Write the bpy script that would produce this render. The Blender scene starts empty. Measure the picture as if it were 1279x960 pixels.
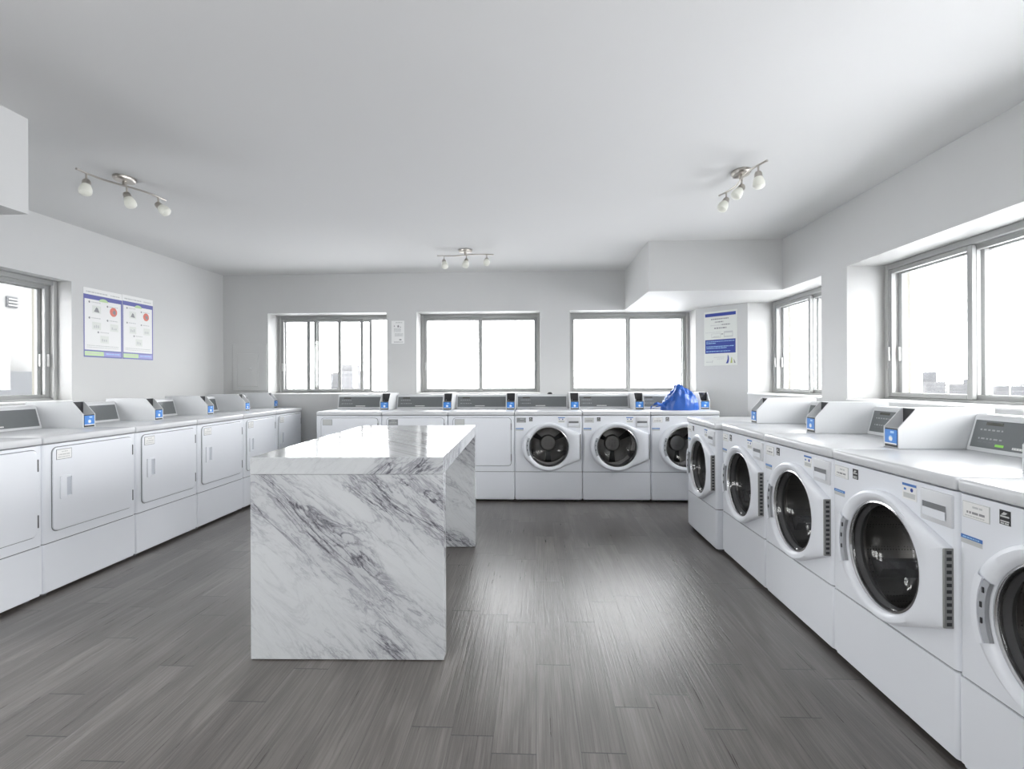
import bpy, bmesh, math, random
from mathutils import Vector, Matrix
R = math.radians
C = bpy.context.scene.collection
sc = bpy.context.scene
random.seed(7)

# ------------------------------------------------------------------ materials
def lin(c):
    return tuple(((v / 255) / 12.92 if v <= 10 else (((v / 255) + .055) / 1.055) ** 2.4) for v in c) + (1,)

def mat(name, col, rough=.5, metal=0, spec=.5, coat=0, noise=0, nscale=40, bump=0):
    m = bpy.data.materials.new(name); m.use_nodes = True
    nt = m.node_tree; b = nt.nodes['Principled BSDF']
    c = col if len(col) == 4 else tuple(col) + (1,)
    b.inputs['Base Color'].default_value = c
    b.inputs['Roughness'].default_value = rough
    b.inputs['Metallic'].default_value = metal
    b.inputs['Specular IOR Level'].default_value = spec
    b.inputs['Coat Weight'].default_value = coat
    if noise or bump:
        tc = nt.nodes.new('ShaderNodeTexCoord'); n = nt.nodes.new('ShaderNodeTexNoise')
        n.inputs['Scale'].default_value = nscale; n.inputs['Detail'].default_value = 4
        nt.links.new(tc.outputs['Object'], n.inputs['Vector'])
        if noise:
            mx = nt.nodes.new('ShaderNodeMix'); mx.data_type = 'RGBA'
            mx.inputs[6].default_value = tuple(v * (1 - noise) for v in c[:3]) + (1,)
            mx.inputs[7].default_value = tuple(min(1, v * (1 + noise)) for v in c[:3]) + (1,)
            nt.links.new(n.outputs['Fac'], mx.inputs[0]); nt.links.new(mx.outputs[2], b.inputs['Base Color'])
        if bump:
            bp = nt.nodes.new('ShaderNodeBump'); bp.inputs['Strength'].default_value = bump
            bp.inputs['Distance'].default_value = .002
            nt.links.new(n.outputs['Fac'], bp.inputs['Height']); nt.links.new(bp.outputs['Normal'], b.inputs['Normal'])
    return m

def glass_mat(name, tint, refl=1.45, rough=.0):
    m = bpy.data.materials.new(name); m.use_nodes = True; nt = m.node_tree; nt.nodes.clear()
    o = nt.nodes.new('ShaderNodeOutputMaterial'); mx = nt.nodes.new('ShaderNodeMixShader')
    t = nt.nodes.new('ShaderNodeBsdfTransparent'); g = nt.nodes.new('ShaderNodeBsdfGlossy')
    f = nt.nodes.new('ShaderNodeFresnel'); ge = nt.nodes.new('ShaderNodeNewGeometry'); mr = nt.nodes.new('ShaderNodeMapRange')
    mr.inputs[3].default_value = refl; mr.inputs[4].default_value = 1 / refl   # the same reflection on both faces of a thin pane
    nt.links.new(ge.outputs['Backfacing'], mr.inputs[0]); nt.links.new(mr.outputs[0], f.inputs['IOR'])
    t.inputs['Color'].default_value = tint + (1,); g.inputs['Roughness'].default_value = rough
    nt.links.new(f.outputs[0], mx.inputs[0]); nt.links.new(t.outputs[0], mx.inputs[1]); nt.links.new(g.outputs[0], mx.inputs[2])
    nt.links.new(mx.outputs[0], o.inputs[0])
    return m

M = {}
M['wall'] = mat('grey_wall_paint', (.60, .602, .596), .6, spec=.3, noise=.015, nscale=3, bump=.03)
M['white'] = mat('white_trim_paint', (.82, .82, .81), .45, spec=.4, noise=.01, nscale=5)
M['ceil'] = mat('ceiling_paint', (.67, .67, .665), .8, spec=.2, noise=.01, nscale=2, bump=.05)
M['reveal'] = mat('darkened_reveal_paint', (.42, .42, .412), .55, spec=.35, noise=.01, nscale=5)  # darkened in colour to offset the strong light beside the windows
M['stucco'] = mat('cream_stucco', (.13, .125, .105), .9, noise=.05, nscale=20)
M['enamel'] = mat('white_enamel', (.79, .81, .85), .28, spec=.5, noise=.008, nscale=8)
M['deck'] = mat('darkened_white_enamel', (.63, .64, .655), .24, spec=.55, noise=.008, nscale=6)  # same enamel as the cabinet, darkened to offset window light on the tops
M['plastic'] = mat('white_plastic', (.80, .82, .86), .3, noise=.01, nscale=12)
M['offwhite'] = mat('drawer_white_plastic', (.66, .67, .69), .35, noise=.01, nscale=12)
M['steelwhite'] = mat('painted_box_steel', (.66, .67, .68), .4, noise=.012, nscale=10)
M['panelgrey'] = mat('console_grey_film', (.155, .165, .17), .4, noise=.05, nscale=30)
M['paneldark'] = mat('console_dark_window', (.09, .09, .075), .25, noise=.05, nscale=30)
M['paneltext'] = mat('console_print', (.42, .43, .43), .5, noise=.02)
M['logo'] = mat('silver_logo_plate', (.8, .8, .78), .4, noise=.02)
M['dark'] = mat('dark_recess', (.03, .03, .033), .6, noise=.1)
M['seam'] = mat('seam_grey', (.2, .205, .215), .6, noise=.05)
M['black'] = mat('black_plastic', (.02, .02, .022), .4, noise=.1)
M['blue'] = mat('reader_blue', lin((62, 128, 205)), .35, noise=.12, nscale=60)
M['bluelight'] = mat('reader_light_blue', lin((160, 200, 235)), .4, noise=.05)
M['paper'] = mat('paper_white', (.82, .82, .81), .6, noise=.01)
M['printgrey'] = mat('print_grey', (.28, .28, .29), .7, noise=.05)
M['printpale'] = mat('print_pale_grey', (.55, .56, .56), .7, noise=.05)
M['plategrey'] = mat('label_grey', (.25, .26, .265), .5, noise=.06, nscale=80)
M['platepale'] = mat('label_pale', (.55, .56, .55), .5, noise=.06, nscale=80)
M['labelblue'] = mat('label_blue', lin((75, 120, 185)), .5, noise=.05)
M['gasket'] = mat('grey_rubber', (.12, .12, .125), .5, noise=.1)
M['handlegrey'] = mat('handle_grey', (.40, .415, .44), .35, noise=.03)
M['pullgrey'] = mat('dryer_pull_recess', (.56, .585, .64), .45, noise=.02)
M['hinge'] = mat('hinge_steel', (.30, .30, .29), .45, metal=.5, noise=.05)
M['chrome'] = mat('brushed_nickel', (.50, .47, .43), .32, metal=1, noise=.06, nscale=60)
M['chromering'] = mat('steel_ring', (.55, .55, .56), .2, metal=1, noise=.03)
M['shade'] = mat('frosted_glass', (.80, .80, .72), .3, noise=.03, nscale=20)
M['alu'] = mat('window_aluminium', (.33, .335, .328), .45, spec=.4, noise=.03, nscale=15)
M['alulight'] = mat('window_vinyl', (.42, .42, .41), .45, noise=.02, nscale=15)
M['green'] = mat('green_indicator', (.3, .7, .12), .4)
M['green'].node_tree.nodes['Principled BSDF'].inputs['Emission Color'].default_value = (.35, .8, .12, 1)
M['green'].node_tree.nodes['Principled BSDF'].inputs['Emission Strength'].default_value = .06
M['purple'] = mat('poster_purple', lin((98, 102, 165)), .5, noise=.03)
M['palepurple'] = mat('poster_pale_purple', lin((150, 150, 205)), .5, noise=.03)
M['palegreen'] = mat('poster_green', lin((190, 215, 165)), .5, noise=.03)
M['red'] = mat('poster_red', lin((215, 120, 105)), .5, noise=.2, nscale=90)
M['signblue'] = mat('sign_blue', lin((52, 70, 150)), .45, noise=.05)
M['signgreen'] = mat('sign_green', lin((170, 180, 110)), .45, noise=.05)
M['signpaper'] = mat('sign_paper', (.72, .74, .70), .5, noise=.01)
M['glass'] = glass_mat('window_glass', (.97, .972, .972))
M['doorglass'] = glass_mat('smoked_door_glass', (.72, .72, .72), 1.5, .02)
M['concrete'] = mat('darkened_pale_concrete', (.056, .056, .0575), .9, noise=.04, nscale=.2)  # tower colours darkened so the buildings show against the bright sky
M['farglass'] = mat('distant_windows', (.026, .027, .030), .6, noise=.1, nscale=.3)
M['farroof'] = mat('distant_grey_cladding', (.040, .041, .044), .9, noise=.1, nscale=.3)
M['wing'] = mat('pale_facade', (.085, .085, .083), .9, noise=.02, nscale=2)
M['wingroof'] = mat('grey_roof_membrane', (.030, .0315, .034), .9, noise=.05, nscale=3)
M['laundry'] = mat('salmon_cloth', (.5, .25, .2), .9, noise=.3, nscale=30)

def steel_drum():
    m = mat('perforated_steel', (.42, .42, .42), .3, metal=.9)
    nt = m.node_tree; b = nt.nodes['Principled BSDF']
    tc = nt.nodes.new('ShaderNodeTexCoord'); v = nt.nodes.new('ShaderNodeTexVoronoi'); v.inputs['Scale'].default_value = 85
    v.inputs['Randomness'].default_value = .15
    r = nt.nodes.new('ShaderNodeValToRGB'); r.color_ramp.elements[0].position = .18; r.color_ramp.elements[1].position = .26
    r.color_ramp.elements[0].color = (.12, .12, .12, 1); r.color_ramp.elements[1].color = (.42, .41, .40, 1)
    nt.links.new(tc.outputs['Object'], v.inputs['Vector']); nt.links.new(v.outputs['Distance'], r.inputs[0])
    nt.links.new(r.outputs[0], b.inputs['Base Color'])
    return m
M['drum'] = steel_drum()

def math_node(nt, op, a, b=None, c=None):
    n = nt.nodes.new('ShaderNodeMath'); n.operation = op
    for i, v in enumerate((a, b, c)):
        if v is None: continue
        if isinstance(v, (int, float)): n.inputs[i].default_value = v
        else: nt.links.new(v, n.inputs[i])
    return n.outputs[0]

def floor_mat():
    m = bpy.data.materials.new('grey_vinyl_planks'); m.use_nodes = True; nt = m.node_tree
    b = nt.nodes['Principled BSDF']; L = nt.links.new; mn = lambda *a: math_node(nt, *a)
    tc = nt.nodes.new('ShaderNodeTexCoord'); s = nt.nodes.new('ShaderNodeSeparateXYZ'); L(tc.outputs['Object'], s.inputs[0])
    X, Y = s.outputs[0], s.outputs[1]
    px = mn('DIVIDE', X, .148); row = mn('FLOOR', px); fx = mn('SUBTRACT', px, row)
    wn = nt.nodes.new('ShaderNodeTexWhiteNoise'); wn.noise_dimensions = '1D'; L(row, wn.inputs['W'])
    py = mn('ADD', mn('DIVIDE', Y, .93), wn.outputs['Value']); col = mn('FLOOR', py); fy = mn('SUBTRACT', py, col)
    cmb = nt.nodes.new('ShaderNodeCombineXYZ'); L(row, cmb.inputs[0]); L(col, cmb.inputs[1])
    w2 = nt.nodes.new('ShaderNodeTexWhiteNoise'); w2.noise_dimensions = '2D'; L(cmb.outputs[0], w2.inputs['Vector'])
    # grain stretched along the plank
    g = nt.nodes.new('ShaderNodeCombineXYZ'); L(mn('MULTIPLY', X, 130), g.inputs[0]); L(mn('MULTIPLY', Y, 3.2), g.inputs[1]); L(mn('MULTIPLY', w2.outputs['Value'], 40), g.inputs[2])
    n1 = nt.nodes.new('ShaderNodeTexNoise'); n1.inputs['Scale'].default_value = 1; n1.inputs['Detail'].default_value = 5; n1.inputs['Distortion'].default_value = .6; L(g.outputs[0], n1.inputs['Vector'])
    g2 = nt.nodes.new('ShaderNodeCombineXYZ'); L(mn('MULTIPLY', X, 11), g2.inputs[0]); L(mn('MULTIPLY', Y, 1.3), g2.inputs[1]); L(mn('MULTIPLY', w2.outputs['Value'], 30), g2.inputs[2])
    n2 = nt.nodes.new('ShaderNodeTexNoise'); n2.inputs['Scale'].default_value = 1; n2.inputs['Detail'].default_value = 3; n2.inputs['Distortion'].default_value = 1.2; L(g2.outputs[0], n2.inputs['Vector'])
    n3 = nt.nodes.new('ShaderNodeTexNoise'); n3.inputs['Scale'].default_value = 1.7; n3.inputs['Detail'].default_value = 3; L(tc.outputs['Object'], n3.inputs['Vector'])
    v = mn('ADD', mn('ADD', mn('MULTIPLY', n1.outputs['Fac'], .40), mn('MULTIPLY', n2.outputs['Fac'], .36)), mn('ADD', mn('MULTIPLY', w2.outputs['Value'], .09), mn('MULTIPLY', n3.outputs['Fac'], .20)))
    rp = nt.nodes.new('ShaderNodeValToRGB'); L(v, rp.inputs[0])
    e = rp.color_ramp.elements; e[0].position = .33; e[0].color = (.060, .052, .046, 1); e[1].position = .72; e[1].color = (.225, .207, .192, 1)
    k = e.new(.52); k.color = (.118, .106, .097, 1)
    # seams
    sx = mn('LESS_THAN', mn('MINIMUM', fx, mn('SUBTRACT', 1, fx)), .007)
    sy = mn('LESS_THAN', mn('MINIMUM', fy, mn('SUBTRACT', 1, fy)), .0028)
    seam = mn('MAXIMUM', mn('MULTIPLY', sx, .55), mn('MULTIPLY', sy, .85))
    mx = nt.nodes.new('ShaderNodeMix'); mx.data_type = 'RGBA'; L(seam, mx.inputs[0]); L(rp.outputs[0], mx.inputs[6]); mx.inputs[7].default_value = (.022, .021, .021, 1)
    L(mx.outputs[2], b.inputs['Base Color'])
    L(mn('ADD', .22, mn('MULTIPLY', n1.outputs['Fac'], .18)), b.inputs['Roughness'])
    b.inputs['Specular IOR Level'].default_value = .95
    bp = nt.nodes.new('ShaderNodeBump'); bp.inputs['Strength'].default_value = .6; bp.inputs['Distance'].default_value = .0026
    L(mn('SUBTRACT', n1.outputs['Fac'], mn('MULTIPLY', seam, 1.2)), bp.inputs['Height']); L(bp.outputs['Normal'], b.inputs['Normal'])
    return m
M['floor'] = floor_mat()

def marble_mat(name, ang, seed):
    """white laminate marble: grey veins running along the direction given by ang in the local XZ / YZ planes"""
    m = bpy.data.materials.new(name); m.use_nodes = True; nt = m.node_tree
    b = nt.nodes['Principled BSDF']; L = nt.links.new; mn = lambda *a: math_node(nt, *a)
    tc = nt.nodes.new('ShaderNodeTexCoord'); s = nt.nodes.new('ShaderNodeSeparateXYZ'); L(tc.outputs['Object'], s.inputs[0])
    X = mn('ADD', s.outputs[0], mn('MULTIPLY', s.outputs[1], .8)); Z = s.outputs[2]
    ca, sa = math.cos(ang), math.sin(ang)
    along = mn('ADD', mn('MULTIPLY', X, ca), mn('MULTIPLY', Z, sa)); across = mn('SUBTRACT', mn('MULTIPLY', Z, ca), mn('MULTIPLY', X, sa))
    def coords(fa, fc):
        c = nt.nodes.new('ShaderNodeCombineXYZ'); L(mn('MULTIPLY', along, fa), c.inputs[0]); L(mn('MULTIPLY', across, fc), c.inputs[1]); c.inputs[2].default_value = seed
        return c.outputs[0]
    def noise(vec, sc_, det, dist, rough=.55):
        n = nt.nodes.new('ShaderNodeTexNoise'); n.inputs['Scale'].default_value = sc_; n.inputs['Detail'].default_value = det
        n.inputs['Distortion'].default_value = dist; n.inputs['Roughness'].default_value = rough; L(vec, n.inputs['Vector']); return n.outputs['Fac']
    def vein(vec, sc_, det, dist, width, rough=.6):
        n = noise(vec, sc_, det, dist, rough); d = mn('ABSOLUTE', mn('SUBTRACT', n, .5))
        q = mn('SUBTRACT', 1, mn('MINIMUM', mn('DIVIDE', d, width), 1)); return mn('POWER', q, 1.6)
    mask = noise(coords(.9, 3.6), 1.0, 2, .3); mask = mn('MINIMUM', mn('MAXIMUM', mn('MULTIPLY', mn('SUBTRACT', mask, .44), 6.0), 0), 1)
    v1 = vein(coords(1.3, 5.5), 1.55, 9, .9, .028, .62)
    v2 = vein(coords(2.0, 9), 1.6, 8, .6, .05, .66)
    v3 = vein(coords(5, 14), 1.5, 6, .4, .05)
    cl = noise(coords(1.2, 5), 1.3, 5, .5)
    f = mn('ADD', mn('MULTIPLY', mn('MULTIPLY', v1, mn('ADD', .18, mask)), .62), mn('MULTIPLY', mn('MULTIPLY', v2, mn('ADD', .12, mask)), .42))
    f = mn('ADD', f, mn('MULTIPLY', mn('MULTIPLY', v3, mn('ADD', .1, mask)), .2))
    f = mn('ADD', f, mn('MULTIPLY', mask, mn('MULTIPLY', cl, .26)))
    rp = nt.nodes.new('ShaderNodeValToRGB'); L(f, rp.inputs[0]); e = rp.color_ramp.elements
    e[0].position = 0; e[0].color = (.53, .545, .555, 1); e[1].position = 1; e[1].color = (.10, .10, .115, 1)
    k = e.new(.32); k.color = (.36, .365, .385, 1)
    L(rp.outputs[0], b.inputs['Base Color']); b.inputs['Roughness'].default_value = .13
    return m
M['marble'] = marble_mat('white_marble_laminate', R(-42), 3.1)
M['marbleedge'] = marble_mat('white_marble_laminate_edge', R(40), 9.4)
M['marbletop'] = M['marbleedge']

# ------------------------------------------------------------------ mesh builder
class MB:
    def __init__(s): s.bm = bmesh.new(); s.mats = []
    def mi(s, m):
        if m not in s.mats: s.mats.append(m)
        return s.mats.index(m)
    def face(s, pts, m):
        f = s.bm.faces.new([s.bm.verts.new(p) for p in pts]); f.material_index = s.mi(m); return f
    def box(s, x0, x1, y0, y1, z0, z1, m, bev=0, seg=2):
        v = [s.bm.verts.new((x, y, z)) for x in (x0, x1) for y in (y0, y1) for z in (z0, z1)]
        q = [(0, 1, 3, 2), (4, 6, 7, 5), (0, 4, 5, 1), (2, 3, 7, 6), (0, 2, 6, 4), (1, 5, 7, 3)]
        fs = [s.bm.faces.new([v[i] for i in k]) for k in q]
        for f in fs: f.material_index = s.mi(m)
        if bev:
            es = list({e for f in fs for e in f.edges})
            r = bmesh.ops.bevel(s.bm, geom=es, offset=bev, segments=seg, affect='EDGES', profile=.5)
            for f in r['faces']: f.material_index = s.mi(m)
        return s
    def prism(s, poly, axis, a, b, m, bev=0):
        """poly: 2D points; axis x: poly=(y,z); y: (x,z); z: (x,y)"""
        def P(p, t): return {'x': (t, p[0], p[1]), 'y': (p[0], t, p[1]), 'z': (p[0], p[1], t)}[axis]
        A = [s.bm.verts.new(P(p, a)) for p in poly]; B = [s.bm.verts.new(P(p, b)) for p in poly]
        n = len(poly); fs = [s.bm.faces.new(A[::-1]), s.bm.faces.new(B)]
        for i in range(n): fs.append(s.bm.faces.new([A[i], A[(i + 1) % n], B[(i + 1) % n], B[i]]))
        for f in fs: f.material_index = s.mi(m)
        if bev:
            es = list({e for f in fs for e in f.edges})
            r = bmesh.ops.bevel(s.bm, geom=es, offset=bev, segments=2, affect='EDGES', profile=.5)
            for f in r['faces']: f.material_index = s.mi(m)
        return s
    def loft(s, loops, m, close=True, cap0=False, cap1=False):
        vs = [[s.bm.verts.new(p) for p in l] for l in loops]; k = s.mi(m); n = len(loops[0])
        for a, b in zip(vs, vs[1:]):
            for i in range(n if close else n - 1):
                j = (i + 1) % n; f = s.bm.faces.new([a[i], a[j], b[j], b[i]]); f.material_index = k
        if cap0: s.bm.faces.new(vs[0][::-1]).material_index = k
        if cap1: s.bm.faces.new(vs[-1]).material_index = k
        return s
    def lathe(s, prof, o, d, m, n=24, cap0=True, cap1=True):
        """prof: (radius, distance along d) from origin o"""
        d = Vector(d).normalized(); u = d.orthogonal().normalized(); w = d.cross(u); o = Vector(o)
        loops = [[o + d * t + (u * math.cos(2 * math.pi * i / n) + w * math.sin(2 * math.pi * i / n)) * r for i in range(n)] for r, t in prof]
        return s.loft(loops, m, True, cap0, cap1)
    def tube(s, pts, r, m, n=8, flat=1):
        pts = [Vector(p) for p in pts]; loops = []
        for i, p in enumerate(pts):
            t = (pts[min(i + 1, len(pts) - 1)] - pts[max(i - 1, 0)]).normalized()
            up = Vector((0, 0, 1)) if abs(t.z) < .95 else Vector((1, 0, 0))
            u = t.cross(up).normalized(); w = u.cross(t)
            loops.append([p + u * math.cos(2 * math.pi * k / n) * r + w * math.sin(2 * math.pi * k / n) * r * flat for k in range(n)])
        return s.loft(loops, m, True, True, True)
    def build(s, name, parent=None, smooth=True, ang=35, loc=None, rot=None):
        me = bpy.data.meshes.new(name); bmesh.ops.recalc_face_normals(s.bm, faces=s.bm.faces)
        s.bm.to_mesh(me); s.bm.free()
        for m in s.mats: me.materials.append(m)
        if smooth:
            for p in me.polygons: p.use_smooth = True
            me.set_sharp_from_angle(angle=R(ang))
        o = bpy.data.objects.new(name, me); C.objects.link(o)
        if parent: o.parent = parent
        if loc: o.location = loc
        if rot: o.rotation_euler = rot
        return o

def empty(name, loc=(0, 0, 0), rz=0):
    o = bpy.data.objects.new(name, None); C.objects.link(o); o.location = loc; o.rotation_euler.z = rz; o.empty_display_size = .1
    return o
def tag(o, label=None, cat=None, group=None, kind=None):
    for k, v in (('label', label), ('category', cat), ('group', group), ('kind', kind)):
        if v: o[k] = v
    return o
def dup(root, loc, rz):
    r = root.copy(); C.objects.link(r); r.location = loc; r.rotation_euler = (0, 0, rz)
    for ch in list(root.children):
        c = ch.copy(); C.objects.link(c); c.parent = r
        for g in list(ch.children):
            d = g.copy(); C.objects.link(d); d.parent = c
    return r
def kid(root, name):
    return next(c for c in root.children if c.name.split('.')[0] == name)

def words(mb, x0, x1, z, h, y, m, fill=1.0, rnd=random, minw=.6, maxw=3.0):
    """a line of print too small to read: word-shaped strokes, facing -y"""
    x = x0
    while x < x1 - h * .4:
        w = min(rnd.uniform(minw, maxw) * h * 1.2, x1 - x)
        mb.face([(x, y, z), (x + w, y, z), (x + w, y, z + h * fill), (x, y, z + h * fill)], m); x += w + h * .45
def rect(mb, x0, x1, z0, z1, y, m):
    mb.face([(x0, y, z0), (x1, y, z0), (x1, y, z1), (x0, y, z1)], m)
def disc(mb, x, z, r, y, m, n=14, sx=1):
    mb.face([(x + r * sx * math.cos(2 * math.pi * i / n), y, z + r * math.sin(2 * math.pi * i / n)) for i in range(n)], m)

# ------------------------------------------------------------------ room
XL, XR, YB, YR, H = -3.78, 2.284, 6.15, -2.6, 2.522
ZS, ZT = 1.08, 2.055
def st(o): return tag(o, kind='structure')

st(MB().box(XL - .4, XR + .45, YR - .2, YB + .45, -.15, 0, M['floor']).build('floor', smooth=False))
st(MB().box(XL - .4, XR + .45, YR - .2, YB + .45, H, H + .2, M['ceil']).build('ceiling', smooth=False))

def wall(name, length, openings, thick, loc, rz, zt=H, ZS=ZS, ZT=ZT):
    """local x along the wall, inner face at y=0, outer at y=thick"""
    mb = MB(); openings = [tuple(o) + ((ZS, ZT) if len(o) == 2 else ()) for o in openings]
    xs = sorted({0, length} | {v for o in openings for v in o[:2]}); zs = sorted({0, zt} | {v for o in openings for v in o[2:]})
    inside = lambda x, z: any(a < x < b and c < z < d for a, b, c, d in openings)
    edge = lambda x, z: not inside(x, z)
    for i in range(len(xs) - 1):
        for j in range(len(zs) - 1):
            x0, x1, z0, z1 = xs[i], xs[i + 1], zs[j], zs[j + 1]
            if inside((x0 + x1) / 2, (z0 + z1) / 2):
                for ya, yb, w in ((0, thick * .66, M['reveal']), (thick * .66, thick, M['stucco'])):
                    xm, zm, e = (x0 + x1) / 2, (z0 + z1) / 2, .001
                    if edge(x0 - e, zm): mb.face([(x0, ya, z0), (x0, yb, z0), (x0, yb, z1), (x0, ya, z1)], w)
                    if edge(x1 + e, zm): mb.face([(x1, ya, z0), (x1, yb, z0), (x1, yb, z1), (x1, ya, z1)], w)
                    if edge(xm, z0 - e): mb.face([(x0, ya, z0), (x1, ya, z0), (x1, yb, z0), (x0, yb, z0)], w)
                    if edge(xm, z1 + e): mb.face([(x0, ya, z1), (x1, ya, z1), (x1, yb, z1), (x0, yb, z1)], w)
            else:
                mb.face([(x0, 0, z0), (x1, 0, z0), (x1, 0, z1), (x0, 0, z1)], M['wall'])
                mb.face([(x0, thick, z0), (x1, thick, z0), (x1, thick, z1), (x0, thick, z1)], M['stucco'])
    for x in (0, length): mb.face([(x, 0, 0), (x, thick, 0), (x, thick, zt), (x, 0, zt)], M['stucco'])
    for z in (0, zt): mb.face([(0, 0, z), (length, 0, z), (length, thick, z), (0, thick, z)], M['stucco'])
    bmesh.ops.remove_doubles(mb.bm, verts=mb.bm.verts, dist=1e-5)
    return st(mb.build(name, smooth=False, loc=loc, rot=(0, 0, rz)))

BW = [(-3.226, -1.772), (-1.410, .064), (.415, 1.881)]
wall('wall_back', XR - XL + .45, [(a - XL, b - XL) for a, b in BW], .45, (XL, YB, 0), 0)
ADDED_TALL = (.60, 2.20)     # taller unseen windows added behind the camera to brighten the room
# right wall: local x runs toward the camera (-Y)
RW = [(5.67, 4.238), (3.90, 2.44), (2.15, .20), (-.1, -2.3)]  # last two are unseen windows added for light
wall('wall_right', YB - YR, [(YB - a, YB - b) + ((ZS, ZT) if a > 2.4 else ADDED_TALL) for a, b in RW], .45, (XR, YB, 0), -math.pi / 2)
LW = [(2.62, 4.08), (.2, 2.3), (-2.3, -.1)]  # last two are out of view, added to let in more light
wall('wall_left', YB - YR, [(a - YR, b - YR) + ((ZS, ZT) if b > 2.4 else ADDED_TALL) for a, b in LW], .34, (XL, YR, 0), math.pi / 2)
st(MB().box(XL, XR, YR - .2, YR, 0, H, M['wall']).build('wall_rear', smooth=False))
# slanted pier in the far right corner
mb = MB().prism([(1.8812, YB + .001), (XR + .001, 5.6702), (XR + .02, YB + .02)], 'z', 0, H, M['wall'])
st(mb.build('wall_corner', smooth=False))
# dropped bulkheads (grey faces, underside darkened like the reveals)
def bulkhead(name, x0, x1, y0, y1):
    mb = MB().box(x0, x1, y0, y1, ZT, H, M['wall'])
    for f in mb.bm.faces:
        f.normal_update()
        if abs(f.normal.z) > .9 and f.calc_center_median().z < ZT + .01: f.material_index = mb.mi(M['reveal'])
    return st(mb.build(name, smooth=False))
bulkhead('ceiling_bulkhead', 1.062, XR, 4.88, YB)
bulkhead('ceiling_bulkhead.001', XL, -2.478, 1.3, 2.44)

# ------------------------------------------------------------------ windows
def sash(root, x0, x1, y, z0, z1, latch=None, m='alu', sw=.042, d=.026):
    mb = MB()
    for a, b in ((x0, x0 + sw), (x1 - sw, x1)): mb.box(a, b, y, y + d, z0, z1, M[m], .003, 1)
    for a, b in ((z0, z0 + .03), (z1 - .03, z1)): mb.box(x0 + sw, x1 - sw, y, y + d, a, b, M[m], .003, 1)
    s = mb.build('sash', root)
    MB().box(x0 + sw, x1 - sw, y + d * .4, y + d * .4 + .004, z0 + .03, z1 - .03, M['glass']).build('pane', s, smooth=False)
    if latch is not None:
        MB().box(latch - .008, latch + .008, y - .016, y, 1.36, 1.46, M['alulight'], .004, 2).build('latch', s)
    return s
def window(n, w, loc, rz, reveal, layout=None, ZS=ZS, ZT=ZT):
    root = st(empty('window_%d' % n, loc, rz)); y = reveal
    a, b = ZS, ZT; mb = MB(); t = .032
    mb.box(0, t, y, y + .14, a, b, M['alulight'], .004, 1); mb.box(w - t, w, y, y + .14, a, b, M['alulight'], .004, 1)
    mb.box(t, w - t, y, y + .14, b - .04, b, M['alu'], .004, 1); mb.box(t, w - t, y, y + .14, a, a + .022, M['alu'], .004, 1)
    for yy in (y + .03, y + .072):   # track ribs
        mb.box(t, w - t, yy, yy + .004, b - .052, b - .04, M['alu']); mb.box(t, w - t, yy, yy + .004, a + .022, a + .03, M['alu'])
    mb.build('window_frame', root)
    MB().box(.001, w - .001, -.012, reveal, ZS - .004, ZS + .006, M['white'], .003, 2).build('window_sill', root)
    z0, z1 = a + .024, b - .042; c = w / 2
    for (x0, x1, dy, l) in layout or [(t, c + .024, .004, t + .02), (c - .024, w - t, .038, w - t - .02), (t, c + .021, .078, t + .02), (c - .021, w - t, .108, None)]:
        sash(root, x0, x1, y + dy, z0, z1, l, sw=.038 if dy < .06 else .034)
    return root
x0, x1 = BW[0]
window(1, x1 - x0, (x0, YB, 0), 0, .25, [(.032, .80, .004, .052), (.35, 1.072, .038, None), (.032, .46, .078, .05), (.44, 1.16, .108, None)])
for i in (1, 2): window(i + 1, BW[i][1] - BW[i][0], (BW[i][0], YB, 0), 0, .25)
for i, (a, b) in enumerate(RW): window(4 + i, a - b, (XR, a, 0), -math.pi / 2, .265, None, *((ZS, ZT) if a > 2.4 else ADDED_TALL))
for i, (a, b) in enumerate(LW): w_ = b - a; window(8 + i, w_, (XL, a, 0), math.pi / 2, .12, [(.032, w_ / 2 + .02, .004, None), (w_ / 2 - .02, w_ - .032, .038, w_ - .05), (.032, w_ / 2 + .022, .078, None), (w_ / 2 - .022, w_ - .032, .108, w_ - .05)], *((ZS, ZT) if b > 2.4 else ADDED_TALL))

# ------------------------------------------------------------------ machines (local: x across, y from front to wall, z up)
W2 = .3405
def outline(w, y0, y1, r, n=5):
    pts = [(w, y1), (-w, y1)]
    for i in range(n + 1):
        a = math.pi + math.pi / 2 * i / n; pts.append((-w + r + r * math.cos(a), y0 + r + r * math.sin(a)))
    for i in range(n + 1):
        a = -math.pi / 2 + math.pi / 2 * i / n; pts.append((w - r + r * math.cos(a), y0 + r + r * math.sin(a)))
    return pts
def plate_with_hole(mb, x0, x1, z0, z1, y, cx, cz, r, m, n=64, depth=.02):
    angs = sorted([2 * math.pi * i / n for i in range(n)] + [math.atan2(z - cz, x - cx) % (2 * math.pi) for x in (x0, x1) for z in (z0, z1)])
    O, I, B = [], [], []
    for a in angs:
        c, s = math.cos(a), math.sin(a)
        t = min((x1 - cx) / c if c > 1e-9 else (x0 - cx) / c if c < -1e-9 else 9, (z1 - cz) / s if s > 1e-9 else (z0 - cz) / s if s < -1e-9 else 9)
        O.append((cx + c * t, y, cz + s * t)); I.append((cx + c * r, y, cz + s * r)); B.append((cx + c * r, y + depth, cz + s * r))
    mb.loft([O, I, B], m)
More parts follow.
